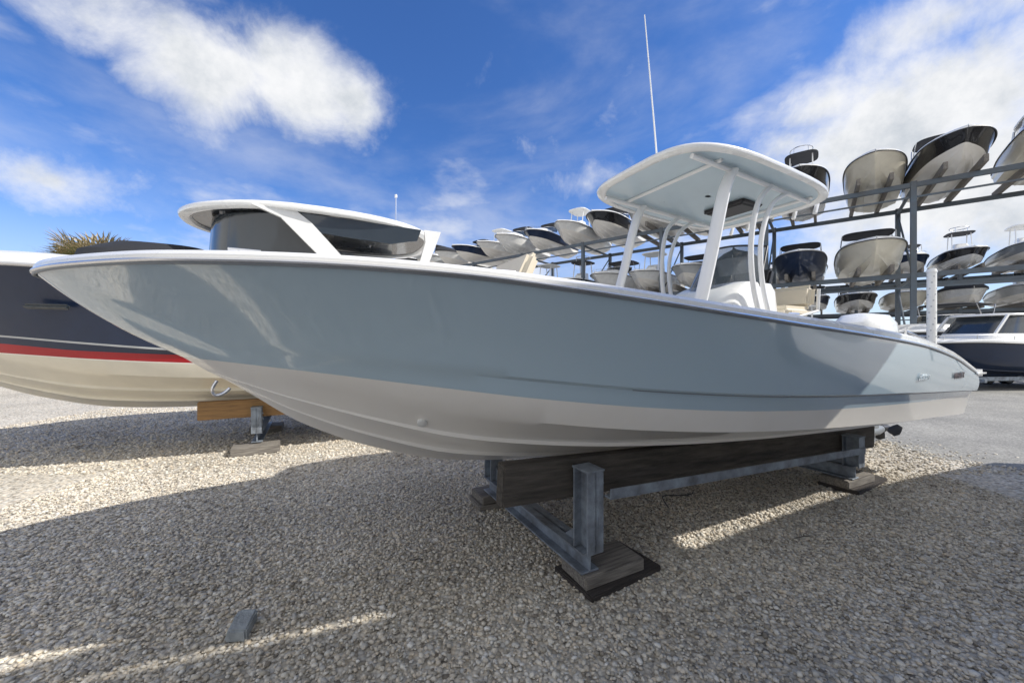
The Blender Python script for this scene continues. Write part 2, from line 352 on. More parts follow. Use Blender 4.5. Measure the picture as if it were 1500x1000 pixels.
def eprof(z,t0,t1,hw,ex=3,n=24): return [(((t0+t1)/2+math.copysign(abs(math.cos(a))**(2/ex),math.cos(a))*(t1-t0)/2), math.copysign(abs(math.sin(a))**(2/ex),math.sin(a))*hw, z) for a in [2*math.pi*i/n for i in range(n)]]
eng.grid([eprof(1.38,5.1,5.75,.14),eprof(1.42,5.0,5.95,.24),eprof(1.6,4.98,6.04,.28),eprof(1.76,5.0,6.0,.27),eprof(1.87,5.15,5.86,.21),eprof(1.90,5.35,5.7,.05)],'white',True)
eng.grid([eprof(1.40,5.3,5.85,.14),eprof(1.0,5.35,5.7,.10),eprof(.50,5.5,5.78,.07),eprof(.24,5.55,5.85,.06)],'rubg',True)
eng.box((5.78,0,.46),(.55,.3,.025),'rubg',bev=.01)
eng.tube([(5.38,0,.22),(5.5,0,.21),(5.85,0,.20),(6.02,0,.20)],[.02,.07,.075,.05],'rubg',seg=14)
eng.box((5.7,0,.10),(.22,.02,.16),'rubg',bev=.008)
eng.box((5.1,0,1.2),(.3,.3,.4),'plastic',bev=.03)
en=eng.make('outboard_motor',boat,angle=45)
mb=MB()
mb.tube([(6.0,0,.20),(6.2,0,.20)],[.06,.045],'rub',seg=12)
for k in range(3):
    a0=k*2*math.pi/3+.5; rr=[]
    for rad,cw in ((.04,.7),(.10,1.1),(.16,1.1),(.20,.5)):
        rr.append([(6.10+.05*sg,math.sin(a0+cw*sg*.5)*rad,.20+math.cos(a0+cw*sg*.5)*rad) for sg in (-1,-.3,.4,1)])
    mb.grid(rr,'rub')
mb.make('propeller',en)
def text(body,size,loc,rot,mat,parent,name='lettering',ext=.002,font_shear=0):
    c=bpy.data.curves.new(name,'FONT'); c.body=body; c.size=size; c.extrude=ext; c.align_x='CENTER'; c.align_y='CENTER'; c.shear=font_shear
    o=bpy.data.objects.new('tmp',c); scene.collection.objects.link(o); bpy.context.view_layer.update()
    me=bpy.data.meshes.new_from_object(o.evaluated_get(bpy.context.evaluated_depsgraph_get())); bpy.data.objects.remove(o); me.name=name
    me.materials.clear(); me.materials.append(M[mat])
    ob=bpy.data.objects.new(name,me); scene.collection.objects.link(ob); ob.location=loc; ob.rotation_euler=rot; ob.parent=parent; return ob
def side_b(t,z):
    for i in range(nb,len(rows)-1):
        a=rows[i];b2=rows[i+1]
        za=np.interp(t,a[:,0],a[:,2]);zb=np.interp(t,b2[:,0],b2[:,2])
        if za<=z<=zb:
            f=(z-za)/(zb-za); return np.interp(t,a[:,0],a[:,1])*(1-f)+np.interp(t,b2[:,0],b2[:,1])*f
    return 1.18
def hull_text(body,size,tl,z,mat,sheer=0.):
    bb=side_b(tl,z); lean=math.atan2(side_b(tl,z+.05)-side_b(tl,z-.05),.1)
    yaw=math.atan2(-(side_b(tl+.25,z)-side_b(tl-.25,z)),.5)
    text(body,size,(tl,-bb-.008,z),(math.pi/2+lean,0,yaw),mat,boat,font_shear=sheer)
hull_text('WHALER',.085,4.12,1.165,'emblem')
hull_text('Boston',.085,3.1,1.2,'silver',.4)

# ================================================================ stands and bunks under main boat
def beamI(mb,p0,p1,h,wd,k,th=.012,vert=False):
    p0=Vector(p0);p1=Vector(p1);d=(p1-p0);Ln=d.length;c=(p0+p1)/2
    if vert:
        mb.box(c,(th,wd,Ln),k,bev=.002,seg=1)
        for s in (-1,1): mb.box(c+Vector((0,s*(wd/2-th/2),0)),(h,th,Ln+.001),k,bev=.002,seg=1)
    else:
        a=math.atan2(d.y,d.x)
        R=(0,0,a)
        mb.box(c,(Ln,th,h),k,rot=R,bev=.002,seg=1)
        for s in (-1,1): mb.box(c+Vector((0,0,s*(h/2-th/2))),(Ln+.001,wd,th),k,rot=R,bev=.002,seg=1)
def stand(t,w0,w1,ztop_near,ztop_far,label):
    e=empty('boat_stand',label,'boat stand',W(t,(w0+w1)/2),ANG,group='steel stands under the boats')
    hw=(w1-w0)/2
    mb=MB(); beamI(mb,(0,-hw-.02,.19),(0,hw+.08,.19),.13,.13,'galv'); mb.make('base_beam',e)
    for s,zt in ((-1,ztop_near),(1,ztop_far)):
        mb=MB(); beamI(mb,(0,s*hw,.257),(0,s*hw,zt),.12,.14,'galv',vert=True)
        mb.box((0,s*hw,zt+.006),(.13,.15,.012),'galv',bev=.002,seg=1)
        mb.add([(.01,s*(hw-.07),.257),(.01,s*(hw-.22),.257),(.01,s*(hw-.07),.38),(-.01,s*(hw-.07),.257),(-.01,s*(hw-.22),.257),(-.01,s*(hw-.07),.38)],[(0,1,2),(3,5,4),(0,3,4,1),(1,4,5,2),(2,5,3,0)],'galv')
        for zz in (.45,zt-.08):
            mb.tube([(.061,s*hw-.04,zz),(.078,s*hw-.04,zz)],.012,'galv',seg=6)
        mb.make('post',e)
    return e
stand(-.04,-.70,.66,.735,.60,'galvanised steel boat stand with two posts on wooden blocks')
stand(3.3,-.70,.66,.55,.45,'galvanised steel boat stand under the stern, on wooden plates')
def timber(name,p0,p1,h,th,k,label,rx=0):
    p0=Vector(W(*p0));p1=Vector(W(*p1)); d=p1-p0
    mb=MB(); Ln=d.length; mb.box((0,0,0),(Ln,th,h),k,bev=.006)
    o=mb.make(name); q=d.to_track_quat('X','Z'); o.rotation_euler=q.to_euler(); o.location=(p0+p1)/2
    return tag(o,label,'timber')
for w in (-.56,.54):
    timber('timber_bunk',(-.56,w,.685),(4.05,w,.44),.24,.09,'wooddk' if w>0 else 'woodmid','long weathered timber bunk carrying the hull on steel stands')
mb=MB(); a=Vector(W(.03,-.79,.585));b_=Vector(W(3.24,-.79,.42)); d=b_-a
mb.box((0,0,0),(d.length,.06,.012),'galv',bev=.002,seg=1); mb.box((0,-.024,.03),(d.length,.012,.05),'galv',bev=.002,seg=1)
o=mb.make('steel_angle'); o.rotation_euler=d.to_track_quat('X','Z').to_euler(); o.location=(a+b_)/2; tag(o,'galvanised steel angle tying two boat stands together','steel bar')
def block(t,w,z,sx,sy,sz,k,rz,label):
    mb=MB(); mb.box((0,0,0),(sx,sy,sz),k,bev=.007)
    o=mb.make('wood_block'); o.location=W(t,w,z); o.rotation_euler=(random.uniform(-.015,.015),random.uniform(-.015,.015),ANG+rz); tag(o,label,'wood block',group='wooden blocks under boat stands'); return o
block(.20,-.60,.020,.60,.36,.04,'wooddk',.06,'dark plywood plate on gravel under a steel stand')
block(.14,-.62,.082,.46,.26,.078,'wood',-.02,'weathered grey wooden block under a steel boat stand')
block(.0,.72,.024,.40,.30,.05,'wood',-.04,'weathered grey wooden block under a steel boat stand')
block(.0,.72,.087,.36,.26,.07,'wood',.02,'weathered grey wooden block under a steel boat stand')
block(3.55,-.60,.022,.75,.34,.045,'wooddk',.05,'dark plywood plate on gravel under the rear stand')
block(3.42,-.60,.084,.5,.26,.078,'wood',-.05,'weathered grey wooden block under a steel boat stand')
block(3.3,.72,.05,.40,.30,.12,'wood',-.04,'weathered grey wooden block under a steel boat stand')

# ================================================================ cruiser next door
def nd(rows_):
    out=[]
    for p in rows_:
        q=p.copy(); q[:,2]=(p[:,2]-(.63-.052*p[:,0]))/1.05; q[:,0]=(p[:,0]+2.60)/7.60; q[:,1]=p[:,1]/1.28; out.append(q)
    return out
def scaled_hull(mb,N,fr,bandm,Lb,B,D,x0,z0,bottom,detail=True,lower=0.,lift=0.):
    u,rr,nb_=hull_rows(N,fr,detail); rr=nd(rr)
    def xf(t,b,z):
        zz=z-lower*(z/.62 if z<.62 else max(0,(1-z)/.38)); zz+=lift*max(0,(t-.45)/.55)**2*min(max(z,0),1)
        return (x0+t*Lb,b*B/2,z0+zz*D)
    emit_hull(mb,rr,nb_,bandm,bottom,xf); return rr,xf,u
cr=empty('cabin_cruiser','navy cabin cruiser with red stripe, cream bottom and white hardtop','boat',W(0,4.4),ANG)
mb=MB(); fr=[0,.02,.16,.19,.24,.26,.5,.7,.9,1.0]
bands=['bottom','red','navy','navy','lightgrey','navy','navy','navy','navy']
rr,xf,uu=scaled_hull(mb,70,fr,bands,9.4,2.9,1.62,-6.2,.60,'cream',lower=.125)
h=mb.make('hull',cr,angle=28); h['label']='navy topsides with red boot stripe over cream bottom'
R3=rr[-1]; mb=MB()
def dof(R,din,dz):
    p=R.copy();p[:,1]=np.maximum(p[:,1]-din,0);p[:,2]+=dz;return p
sym_grid(mb,[dof(R3,-.004,0),dof(R3,0,.05),dof(R3,.06,.09),dof(R3,.4,.12),dof(R3,9,.16)],'white',xf); mb.make('deck',cr)
mb=MB()
for s in (-1,1): mb.tube([xf(p[0],s*(p[1]+.01),p[2]) for p in R3],.022,'steel',seg=8)
mb.make('rub_rail',cr)
mb=MB(); mb.box((-3.95,-1.20,1.86),(.36,.05,.06),'glass',rot=(.5,0,-.13),bev=.02); mb.make('hull_window',cr)
mb=MB(); mb.grid([prof(2.2,-3.6,1.6,1.05,ex=4),prof(2.45,-3.2,1.6,1.0,ex=4),prof(2.5,-3.0,1.6,.9,ex=4),prof(2.51,-1,.6,.1,ex=4)],'white',True); mb.make('cabin',cr)
mb=MB(); mb.grid([prof(2.3,-4.2,-2.7,.75,ex=3),prof(2.62,-4.1,-2.75,.66,ex=3),prof(2.76,-3.8,-2.8,.5,ex=3),prof(2.80,-3.4,-3.0,.1,ex=3)],'canvas',True); mb.make('sun_pad_cover',cr)
HZ=3.20
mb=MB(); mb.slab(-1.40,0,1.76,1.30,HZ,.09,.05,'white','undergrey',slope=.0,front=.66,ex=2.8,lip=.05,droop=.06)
ht=mb.make('hardtop',cr,angle=40)
for x in (-2.6,-2.1,-1.3,-.6):
    for y in (-.5,.5):
        mb=MB(); mb.tube([(x,y,HZ+.02),(x,y,HZ+.05)],.035,'steel',seg=14); mb.make('ceiling_light',ht)
def plate(mb,poly,th,k,s):
    n=len(poly); v=[(x,s*(yy),z) for x,yy,z in poly]+[(x,s*(yy-th),z) for x,yy,z in poly]
    f=[tuple(range(n)),tuple(range(n,2*n))[::-1]]+[(i,(i+1)%n,(i+1)%n+n,i+n) for i in range(n)]
    mb.add(v,f,k)
for s in (-1,1):
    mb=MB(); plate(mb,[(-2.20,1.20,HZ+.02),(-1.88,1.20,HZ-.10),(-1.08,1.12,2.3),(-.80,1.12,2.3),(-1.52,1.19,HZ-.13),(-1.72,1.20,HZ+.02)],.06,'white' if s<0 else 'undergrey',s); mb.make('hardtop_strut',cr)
    mb=MB(); plate(mb,[(-.02,1.20,HZ-.02),(.24,1.20,HZ-.02),(-.08,1.12,2.3),(-.18,1.12,2.3),(.0,1.19,HZ-.2)],.05,'white',s); mb.make('hardtop_strut',cr)
    mb=MB(); plate(mb,[(-1.66,1.18,HZ),(-.06,1.18,HZ-.02),(-.12,1.17,HZ-.19),(-.5,1.16,HZ-.28),(-1.40,1.16,HZ-.24)],.02,'glass',s); mb.make('side_window',cr)
mb=MB(); plate(mb,[(-1.3,1.14,HZ-.15),(-.1,1.14,HZ-.15),(-.3,1.12,2.3),(-.7,1.12,2.3)],.015,'offw',1); mb.make('wing_panel',cr)
mb=MB(); rws=[]
for z,t0,hw,ln in ((2.35,-2.84,1.08,1.6),(2.8,-2.82,1.10,1.4),(HZ,-2.78,1.10,1.1)):
    rws.append([(t0+ln*(abs(math.sin(a))**3),math.sin(a)*hw,z) for a in np.linspace(-math.pi/2,math.pi/2,21)])
mb.grid(rws,'glass'); mb.make('windshield',cr)
mb=MB(); mb.box((-.4,-.4,2.45),(.5,.55,.7),'cushion',bev=.08,seg=3); mb.make('helm_seat',cr)
mb=MB(); mb.box((-.4,.45,2.45),(.5,.55,.7),'cushion',bev=.08,seg=3); mb.make('helm_seat',cr)
mb=MB(); mb.tube([(-.25,-.2,3.3),(-.25,-.2,3.98)],.010,'steel',seg=8); mb.tube([(-.25,-.2,3.96),(-.25,-.2,4.01)],.022,'white'); mb.make('light_mast',cr)
stand(-2.19,3.72,5.05,.60,.60,'galvanised steel boat stand under the navy cruiser')
stand(1.4,3.72,5.05,.5,.5,'galvanised steel boat stand under the navy cruiser')
timber('timber_bunk',(-2.85,3.84,.585),(2.2,3.84,.55),.24,.1,'woodor','ochre stained timber bunk under the navy cruiser')
timber('timber_bunk',(-3.0,4.95,.585),(2.2,4.95,.55),.24,.1,'wooddk','dark timber bunk under the navy cruiser')
block(-2.19,3.68,.055,.55,.34,.11,'wood',.04,'weathered wooden block under the cruiser stand')
block(-2.19,5.05,.055,.45,.34,.11,'wood',-.04,'weathered wooden block under the cruiser stand')
block(1.4,3.7,.055,.45,.34,.11,'wood',-.04,'weathered wooden block under the cruiser stand')
block(1.4,5.05,.055,.45,.34,.11,'wood',-.04,'weathered wooden block under the cruiser stand')

# ================================================================ unseen tall yacht beside, shaped to cast the foreground shade
yt=empty('shade_yacht','unseen tall white yacht shaped to shade the foreground','boat',W(0,-4.95),ANG)
mb=MB(); fr=[0,.1,.2,.5,.8,1.0]
rr,xf,uu=scaled_hull(mb,50,fr,['white','white','white','white','white'],13.6,3.9,2.62,-4.8,.65,'white',detail=False,lift=.22); mb.make('hull',yt)  # stern sheer lifted for the shadow edge, bottom white for bounce light
mb=MB(); R3=rr[-1]; sym_grid(mb,[dof(R3,-.004,0),dof(R3,.03,.02),dof(R3,9,.04)],'white',xf); mb.make('deck',yt)
def wallplate(mb,poly,y,th,k):
    n=len(poly); v=[(x,y,z) for x,z in poly]+[(x,y-th,z) for x,z in poly]
    mb.add(v,[tuple(range(n)),tuple(range(n,2*n))[::-1]]+[(i,(i+1)%n,(i+1)%n+n,i+n) for i in range(n)],k)
for y in (1.9,-1.84):
    mb=MB()
    wallplate(mb,[(-1.9,3.43),(-.9,4.25),(.9,4.36),(.9,3.43)],y,.06,'white')
    wallplate(mb,[(.9,3.43),(.9,4.24),(2.55,3.76),(2.55,3.43)],y,.06,'white')
    wallplate(mb,[(.9,4.34),(.9,4.36),(1.6,4.42),(2.55,4.36),(2.55,3.94)],y,.06,'white')
    wallplate(mb,[(2.55,3.43),(2.55,4.36),(3.6,4.25),(5.2,4.25),(4.1,3.43)],y,.06,'white')
    mb.make('shade_side_panel',yt)  # unseen side panels, split by a slanted gap to pass a sun streak
mb=MB(); mb.slab(2.2,0,3.0,1.5,4.2,.09,.08,'white','offw',front=.95,ex=6); mb.make('hardtop',yt)  # roof width set by which sun rays it blocks
for x in (-.4,4.4):
    mb=MB(); mb.tube([(x,-1.86,4.18),(x,-1.0,4.18),(x,1.0,4.18),(x,1.86,4.18)],.04,'white'); mb.make('roof_beam',yt)
for x in (-1.7,.6,3.3):
    for y in (-1.87,1.87):
        mb=MB(); mb.tube([(x,y,3.0),(x,y,3.44)],.05,'white'); mb.make('pillar',yt)
for x in (-1.5,2,6):
    for s in (-1,1):
        mb=MB(); mb.box((0,0,.4),(.4,.3,.8),'wooddk',bev=.01,taper=(.8,.8)); o=mb.make('keel_block'); o.location=W(x,-4.95+s*.8); o.rotation_euler=(0,0,ANG); tag(o,'stacked timber keel block under the unseen yacht','wood block',group='keel blocks under the yacht')

# ================================================================ small stored boats
def small_boat_parts(side,bottom,kind,B=2.55,Lb=7.2,D=1.25,stripe=None):
    P=[]
    mb=MB(); fr=[0,.08,.2,.5,.8,1.0]; bm_=[stripe or side,side,side,side,side]
    rr,xf,uu=scaled_hull(mb,26,fr,bm_,Lb,B,D,0,0,bottom,detail=True); P.append(('hull',mb.make('hull',link=False)))
    R3=rr[-1]; mb=MB(); sym_grid(mb,[dof(R3,-.012,-.01),dof(R3,-.008,.05),dof(R3,.06,.09),dof(R3,.2,.10),dof(R3,9,.12)],'white',xf)
    for s in (-1,1): mb.tube([xf(p[0],s*(p[1]+.015),p[2]-.01) for p in R3],.025,'rub',seg=6)
    P.append(('deck',mb.make('deck',link=False)))
    z=D*1.05
    if kind in('cuddy','hardtop'):
        mb=MB()
        for s in (-1,1):
            Q=[Vector(xf(p[0],s*max(p[1]-.08,0),p[2]))+Vector((0,0,.26)) for i,p in enumerate(R3) if .004<uu[i]<.35]
            mb.tube(Q,.014,'steel',seg=5)
            for q in Q[::4]: mb.tube([q-Vector((0,0,.2)),q],.012,'steel',seg=5)
        P.append(('bow_rail',mb.make('bow_rail',link=False)))
    if kind=='console':
        mb=MB(); mb.grid([prof(z,2.7,3.9,.42),prof(z+.5,2.8,3.9,.42),prof(z+.75,3.1,3.9,.38),prof(z+.78,3.4,3.6,.1)],'white',True); P.append(('console',mb.make('console',link=False)))
        mb=MB(); mb.grid([[(3.0+.3*abs(math.sin(a))**2,math.sin(a)*.42,z+.6) for a in np.linspace(-1.5,1.5,9)],[(3.25+.3*abs(math.sin(a))**2,math.sin(a)*.38,z+1.05) for a in np.linspace(-1.5,1.5,9)]],'glass'); P.append(('windshield',mb.make('windshield',link=False)))
    if kind in('ttop','tower'):
        mb=MB(); mb.grid([prof(z,2.7,3.9,.42),prof(z+.5,2.8,3.9,.42),prof(z+.75,3.1,3.9,.38),prof(z+.78,3.4,3.6,.1)],'white',True); P.append(('console',mb.make('console',link=False)))
        mb=MB(); mb.slab(3.6,0,1.0,.8,z+1.6,.07,.06,'white' if kind=='ttop' else 'canvas','offw' if kind=='ttop' else 'canvas',n=32); P.append(('hardtop',mb.make('hardtop',link=False)))
        mb=MB()
        for s in (-1,1):
            mb.tube([(2.8,s*.55,z-.1),(3.1,s*.52,z+1.6)],.035,'tubew',seg=6); mb.tube([(4.2,s*.55,z-.1),(4.0,s*.52,z+1.6)],.035,'tubew',seg=6)
        if kind=='tower':
            mb.tube([(3.6+.7*math.cos(a),.55*math.sin(a),z+2.1) for a in np.linspace(0,6.283,16,endpoint=False)],.025,'steel',seg=6,closed=True)
            for a in (0.6,2.5,3.8,5.6): mb.tube([(3.6+.7*math.cos(a),.55*math.sin(a),z+1.65),(3.6+.7*math.cos(a),.55*math.sin(a),z+2.1)],.02,'steel',seg=6)
        P.append(('hardtop_frame',mb.make('hardtop_frame',link=False)))
    if kind in('bowrider','cuddy'):
        mb=MB(); x=2.1 if kind=='cuddy' else 2.6
        if kind=='cuddy':
            mb.grid([prof(z-.02,.7,3.6,.95,ex=3),prof(z+.3,1.2,3.6,.85,ex=3),prof(z+.36,1.6,3.5,.6,ex=3),prof(z+.37,2.4,2.6,.05)],'white',True); P.append(('cabin',mb.make('cabin',link=False))); mb=MB()
        zz=z+(.25 if kind=='cuddy' else .05)
        rw=[[(x+1.1*abs(math.sin(a))**3,math.sin(a)*1.05,zz) for a in np.linspace(-1.57,1.57,17)],[(x+.5+1.0*abs(math.sin(a))**3,math.sin(a)*.95,zz+.5) for a in np.linspace(-1.57,1.57,17)]]
        mb.grid(rw,'glass'); mb.tube(rw[1],.025,'steel',seg=6); P.append(('windshield',mb.make('windshield',link=False)))
        mb=MB(); mb.slab(4.2,0,.95,1.02,zz+.95,.06,.1,'canvas','canvas',n=28)
        for s in (-1,1): mb.tube([(4.2,s*1.1,z),(3.6,s*1.0,zz+.97)],.02,'steel',seg=6); mb.tube([(4.2,s*1.1,z),(4.8,s*1.0,zz+.97)],.02,'steel',seg=6)
        P.append(('bimini_top',mb.make('bimini_top',link=False)))
    if kind=='covered':
        mb=MB(); k='canvas' if side!='black' else 'canvasb'
        sym_grid(mb,[dof(R3,-.02,.0),dof(R3,-.015,.08),dof(R3,.25,.30),dof(R3,.6,.42),dof(R3,9,.5)],k,xf); P.append(('canvas_cover',mb.make('canvas_cover',link=False)))
    if kind=='hardtop':
        mb=MB(); mb.grid([prof(z,1.5,5,1.0,ex=4),prof(z+.3,1.8,5,.95,ex=4)],'white',True); P.append(('cabin',mb.make('cabin',link=False)))
        mb=MB(); mb.grid([prof(z+.3,1.8,4.98,.95,ex=4),prof(z+.95,2.4,4.9,.85,ex=4)],'glass',True); P.append(('window',mb.make('window',link=False)))
        mb=MB()
        for s in (-1,1):
            for xx,x2 in ((1.82,2.42),(3.2,3.3),(4.9,4.82)): mb.tube([(xx,s*.9,z+.3),(x2,s*.84,z+.95)],.05,'white',seg=6)
        P.append(('window_frame',mb.make('window_frame',link=False)))
        mb=MB(); mb.slab(3.6,0,1.5,.98,z+.93,.08,.06,'white','offw',n=32); P.append(('hardtop',mb.make('hardtop',link=False)))
    return P
KN={'console':'open console','ttop':'white T-top','tower':'dark top','bowrider':'dark bimini','cuddy':'cuddy cabin','covered':'dark cover','hardtop':'white hardtop'}
CN={'cream':'cream','black':'black','navy':'navy','white':'white','grey':'slate grey','lightgrey':'light grey','blue':'pale blue'}
KINDS=[('cream','cream','console'),('navy','bottom','bowrider'),('cream','cream','hardtop'),('black','white','tower'),('white','bottom','ttop'),('black','bottom','bowrider'),('grey','bottom','ttop'),('white','bottom','covered'),('navy','bottom','cuddy'),('lightgrey','bottom','console'),('white','white','cuddy'),('lightgrey','bottom','bowrider'),('navy','navy','hardtop'),('navy','navy','bowrider'),('cream','cream','bowrider'),('grey','grey','covered')]
CACHE={}
def small_boat(ki,loc,rot,where,group,scale=1.,tilt=0):
    side,bot,kind=KINDS[ki]
    if ki not in CACHE: CACHE[ki]=small_boat_parts(side,bot,kind)
    e=empty('stored_boat',f'{CN[side]} motorboat with {KN[kind]} {where}','boat',loc,rot,group)
    e.scale=(scale,)*3; e.rotation_euler=(0,tilt,rot)
    for n_,me in CACHE[ki]:
        o=bpy.data.objects.new(n_,me); scene.collection.objects.link(o); o.parent=e
    return e
ds=Vector((-.777,.63,0)); dn=Vector((.63,.777,0)); RA=math.atan2(.777,.63)
def rack(P0,s0,s1,sp,levels,label,depth=4.6,brace=True):
    e=empty('storage_rack',label,'boat rack',P0,0,group='steel dry stack boat racks')
    n=int((s1-s0)/sp)+1
    for i in range(n):
        s=s0+i*sp
        for dd in (0,depth):
            p=ds*s+dn*dd
            mb=MB(); mb.box((0,0,levels[-1]/2),(.24,.20,levels[-1]+.3),'rackp',rot=(0,0,RA),bev=.01,seg=1)
            mb.box((0,0,.02),(.5,.5,.04),'galv',rot=(0,0,RA),bev=.005,seg=1)
            mb.make('upright',e,loc=p)
        mb=MB(); p=ds*s
        for z in levels:
            a=p+Vector((0,0,z-.1)); b=p+dn*depth+Vector((0,0,z-.1)); mb.tube([a,b],.08,'rackp',seg=6)
        zs=[.3]+list(levels)
        for q in range(len(zs)-1): mb.tube([p+Vector((0,0,zs[q])),p+dn*depth+Vector((0,0,zs[q+1]-.2))],.045,'rackp',seg=6)
        mb.make('cross_brace',e)
    for z in levels:
        for dd in (-.02,depth+.02):
            a=ds*s0+dn*dd+Vector((0,0,z)); b=ds*(s0+sp*(n-1))+dn*dd+Vector((0,0,z)); c=(a+b)/2
            mb=MB(); mb.box(c,((b-a).length+.4,.14,.22),'rackp',rot=(0,0,math.atan2(.63,-.777)),bev=.01,seg=1)
            if dd<0:
                c2=c-Vector((0,0,.55)); mb.box(c2,((b-a).length+.3,.06,.08),'rackp',rot=(0,0,math.atan2(.63,-.777)),bev=.005,seg=1)
            mb.make('rail_beam',e)
    return e
P0=Vector((20.7,15.4,0)); LM=4.5; LU=8.6
rack(P0,-8.05,48,5.6,[LM,LU],'tall blue grey steel rack storing motorboats on two levels')
order_top=[2,5,0,3,7,6,9,5,4,8,10,4,1,7,9,5,10,4,8]
order_mid=[14,13,15,11,4,10,3,6,7,1,4,5,0,8,10,4,7]
bunkgrp='timber rack bunks'
def rack_level(P,ks,sp,s_start,z,order,where,grp,over=1.7,sc=1.0):
    for k,ki in zip(range(ks),order):
        s=s_start+sp*k+random.uniform(-.08,.08)
        loc=P+ds*s-dn*(over+random.uniform(-.3,.35))+Vector((0,0,z+.30))
        small_boat(ki,loc,RA+random.uniform(-.06,.06),where,grp,scale=sc*random.uniform(.88,1.02),tilt=random.uniform(-.025,.025))
        if k<7:
            for o_ in (-.55,.55):
                mb=MB(); mb.box(tuple(dn*2.2),(6.6,.14,.30),'wood',rot=(0,0,RA),bev=.01,seg=1)
                o=mb.make('rack_bunk'); o.location=P+ds*(s+o_)+Vector((0,0,z+.28)); tag(o,'grey timber bunk laid across the rack beams','timber',group=bunkgrp)
rack_level(P0,17,2.75,-1.0,LU,order_top,'on upper rack level','boats on the upper rack level')
rack_level(P0,15,2.75,4.5,LM,order_mid,'on middle rack level','boats on the middle rack level')
rack_level(P0,8,2.75,4.5,.35,[9,4,8,1,5,7,0,10],'beneath the rack','boats on the ground under the rack')
P1=P0+dn*17
rack(P1,-7,14,5.6,[3.7,6.5],'rear steel rack storing smaller motorboats',depth=4)
rack_level(P1,8,2.9,-7.5,6.5,[1,6,3,8,4,10,9,5],'on rear rack','boats on the rear rack')
rack_level(P1,8,2.9,-7.5,3.7,[4,9,7,0,5,1,6,8],'on rear rack','boats on the rear rack')

def ground_boat(ki,loc,rot,lab,sc=1.):
    e=small_boat(ki,loc,rot,'parked on the asphalt','boats parked on the asphalt',scale=sc); e['label']=lab
    return e
ground_boat(12,(12.9,12.1,.36),math.radians(6),'navy motorboat with white hardtop cabin on a trailer',.86)
ground_boat(8,(16.2,16.5,.6),math.radians(14),'navy motorboat with cuddy cabin and dark bimini on asphalt')
tr=empty('boat_trailer','low galvanised boat trailer under the navy motorboat','trailer',(12.9,12.1,0),math.radians(6))
mb=MB()
for s in (-.6,.6): mb.box((3.4,s,.36),(5.4,.1,.12),'galv',bev=.01)
for x in (1.2,3.5,5.6): mb.box((x,0,.31),(.1,1.6,.1),'galv',bev=.01)
mb.make('frame',tr)
for x in (4.0,4.8):
    for s in (-1,1):
        ns=28
        mb=MB(); rr_=[]
        for yo,ra in ((-.1,.2),(-.1,.28),(-.07,.32),(.07,.32),(.1,.28),(.1,.2)):
            rr_.append([(x+ra*math.cos(q),s*1.0+yo,.32+ra*math.sin(q)) for q in [2*math.pi*i/ns for i in range(ns)]])
        mb.grid(rr_,'rub',True); w_=mb.make('wheel',tr)
        mb=MB(); mb.grid([[(x+ra*math.cos(q),s*1.0+yo,.32+ra*math.sin(q)) for q in [2*math.pi*i/ns for i in range(ns)]] for yo,ra in ((-.09,.2),(-.06,.12),(-.1,.04),(-.1,.003))],'galv',True); mb.make('rim',w_)
gp=MB(); gp.tube([(0,0,0),(0,0,3.12)],.085,'white',seg=20); gp.tube([(0,0,3.12),(0,0,3.2)],[.10,.08],'white',seg=20)
for z in np.arange(.5,3.1,.14):
    for a in (0,1.57,3.14,4.71): gp.tube([(math.cos(a+z*3)*.080,math.sin(a+z*3)*.080,z),(math.cos(a+z*3)*.087,math.sin(a+z*3)*.087,z)],.018,'lightgrey',seg=8)
o=gp.make('guide_post'); o.location=(9.88,9.0,0); tag(o,'white perforated plastic guide post standing on the lot','post')

mb=MB(); mb.box((0,0,0),(.10,.15,.065),'rock',bev=.008,seg=2,taper=(.85,.9)); 
mb.v=[(x+random.uniform(-.003,.003),y+random.uniform(-.003,.003),z+random.uniform(-.003,.003)) for x,y,z in mb.v]
o=mb.make('broken_block'); o.location=(-1.39,1.97,.042); o.rotation_euler=(.12,.15,.25); tag(o,'grey squared concrete chunk lying on gravel','concrete block')
for i in range(6):
    x,y=[(-.65,2.6),(.5,3.6),(1.6,3.3),(2.2,2.9),(-2.2,3.4),(1.25,3.05)][i]
    mb=MB(); a=random.uniform(0,3); Ln=random.uniform(.04,.08)
    mb.tube([(x-math.cos(a)*Ln,y-math.sin(a)*Ln,.018),(x+.01,y,.024),(x+math.cos(a)*Ln,y+math.sin(a)*Ln,.018)],.003,'woodmid',seg=5)
    o=mb.make('twig'); tag(o,'thin dark twig lying on the gravel','twig',group='twigs on the gravel')
mb=MB(); mb.tube([W(1.3+.5*q,-.15+.12*math.sin(q*5)+.25*q,.022+.006*math.sin(q*9)) for q in np.linspace(0,1,20)],.005,'rub',seg=6); o=mb.make('loose_cable'); tag(o,'thin black cable curled on the gravel under the hull','cable')

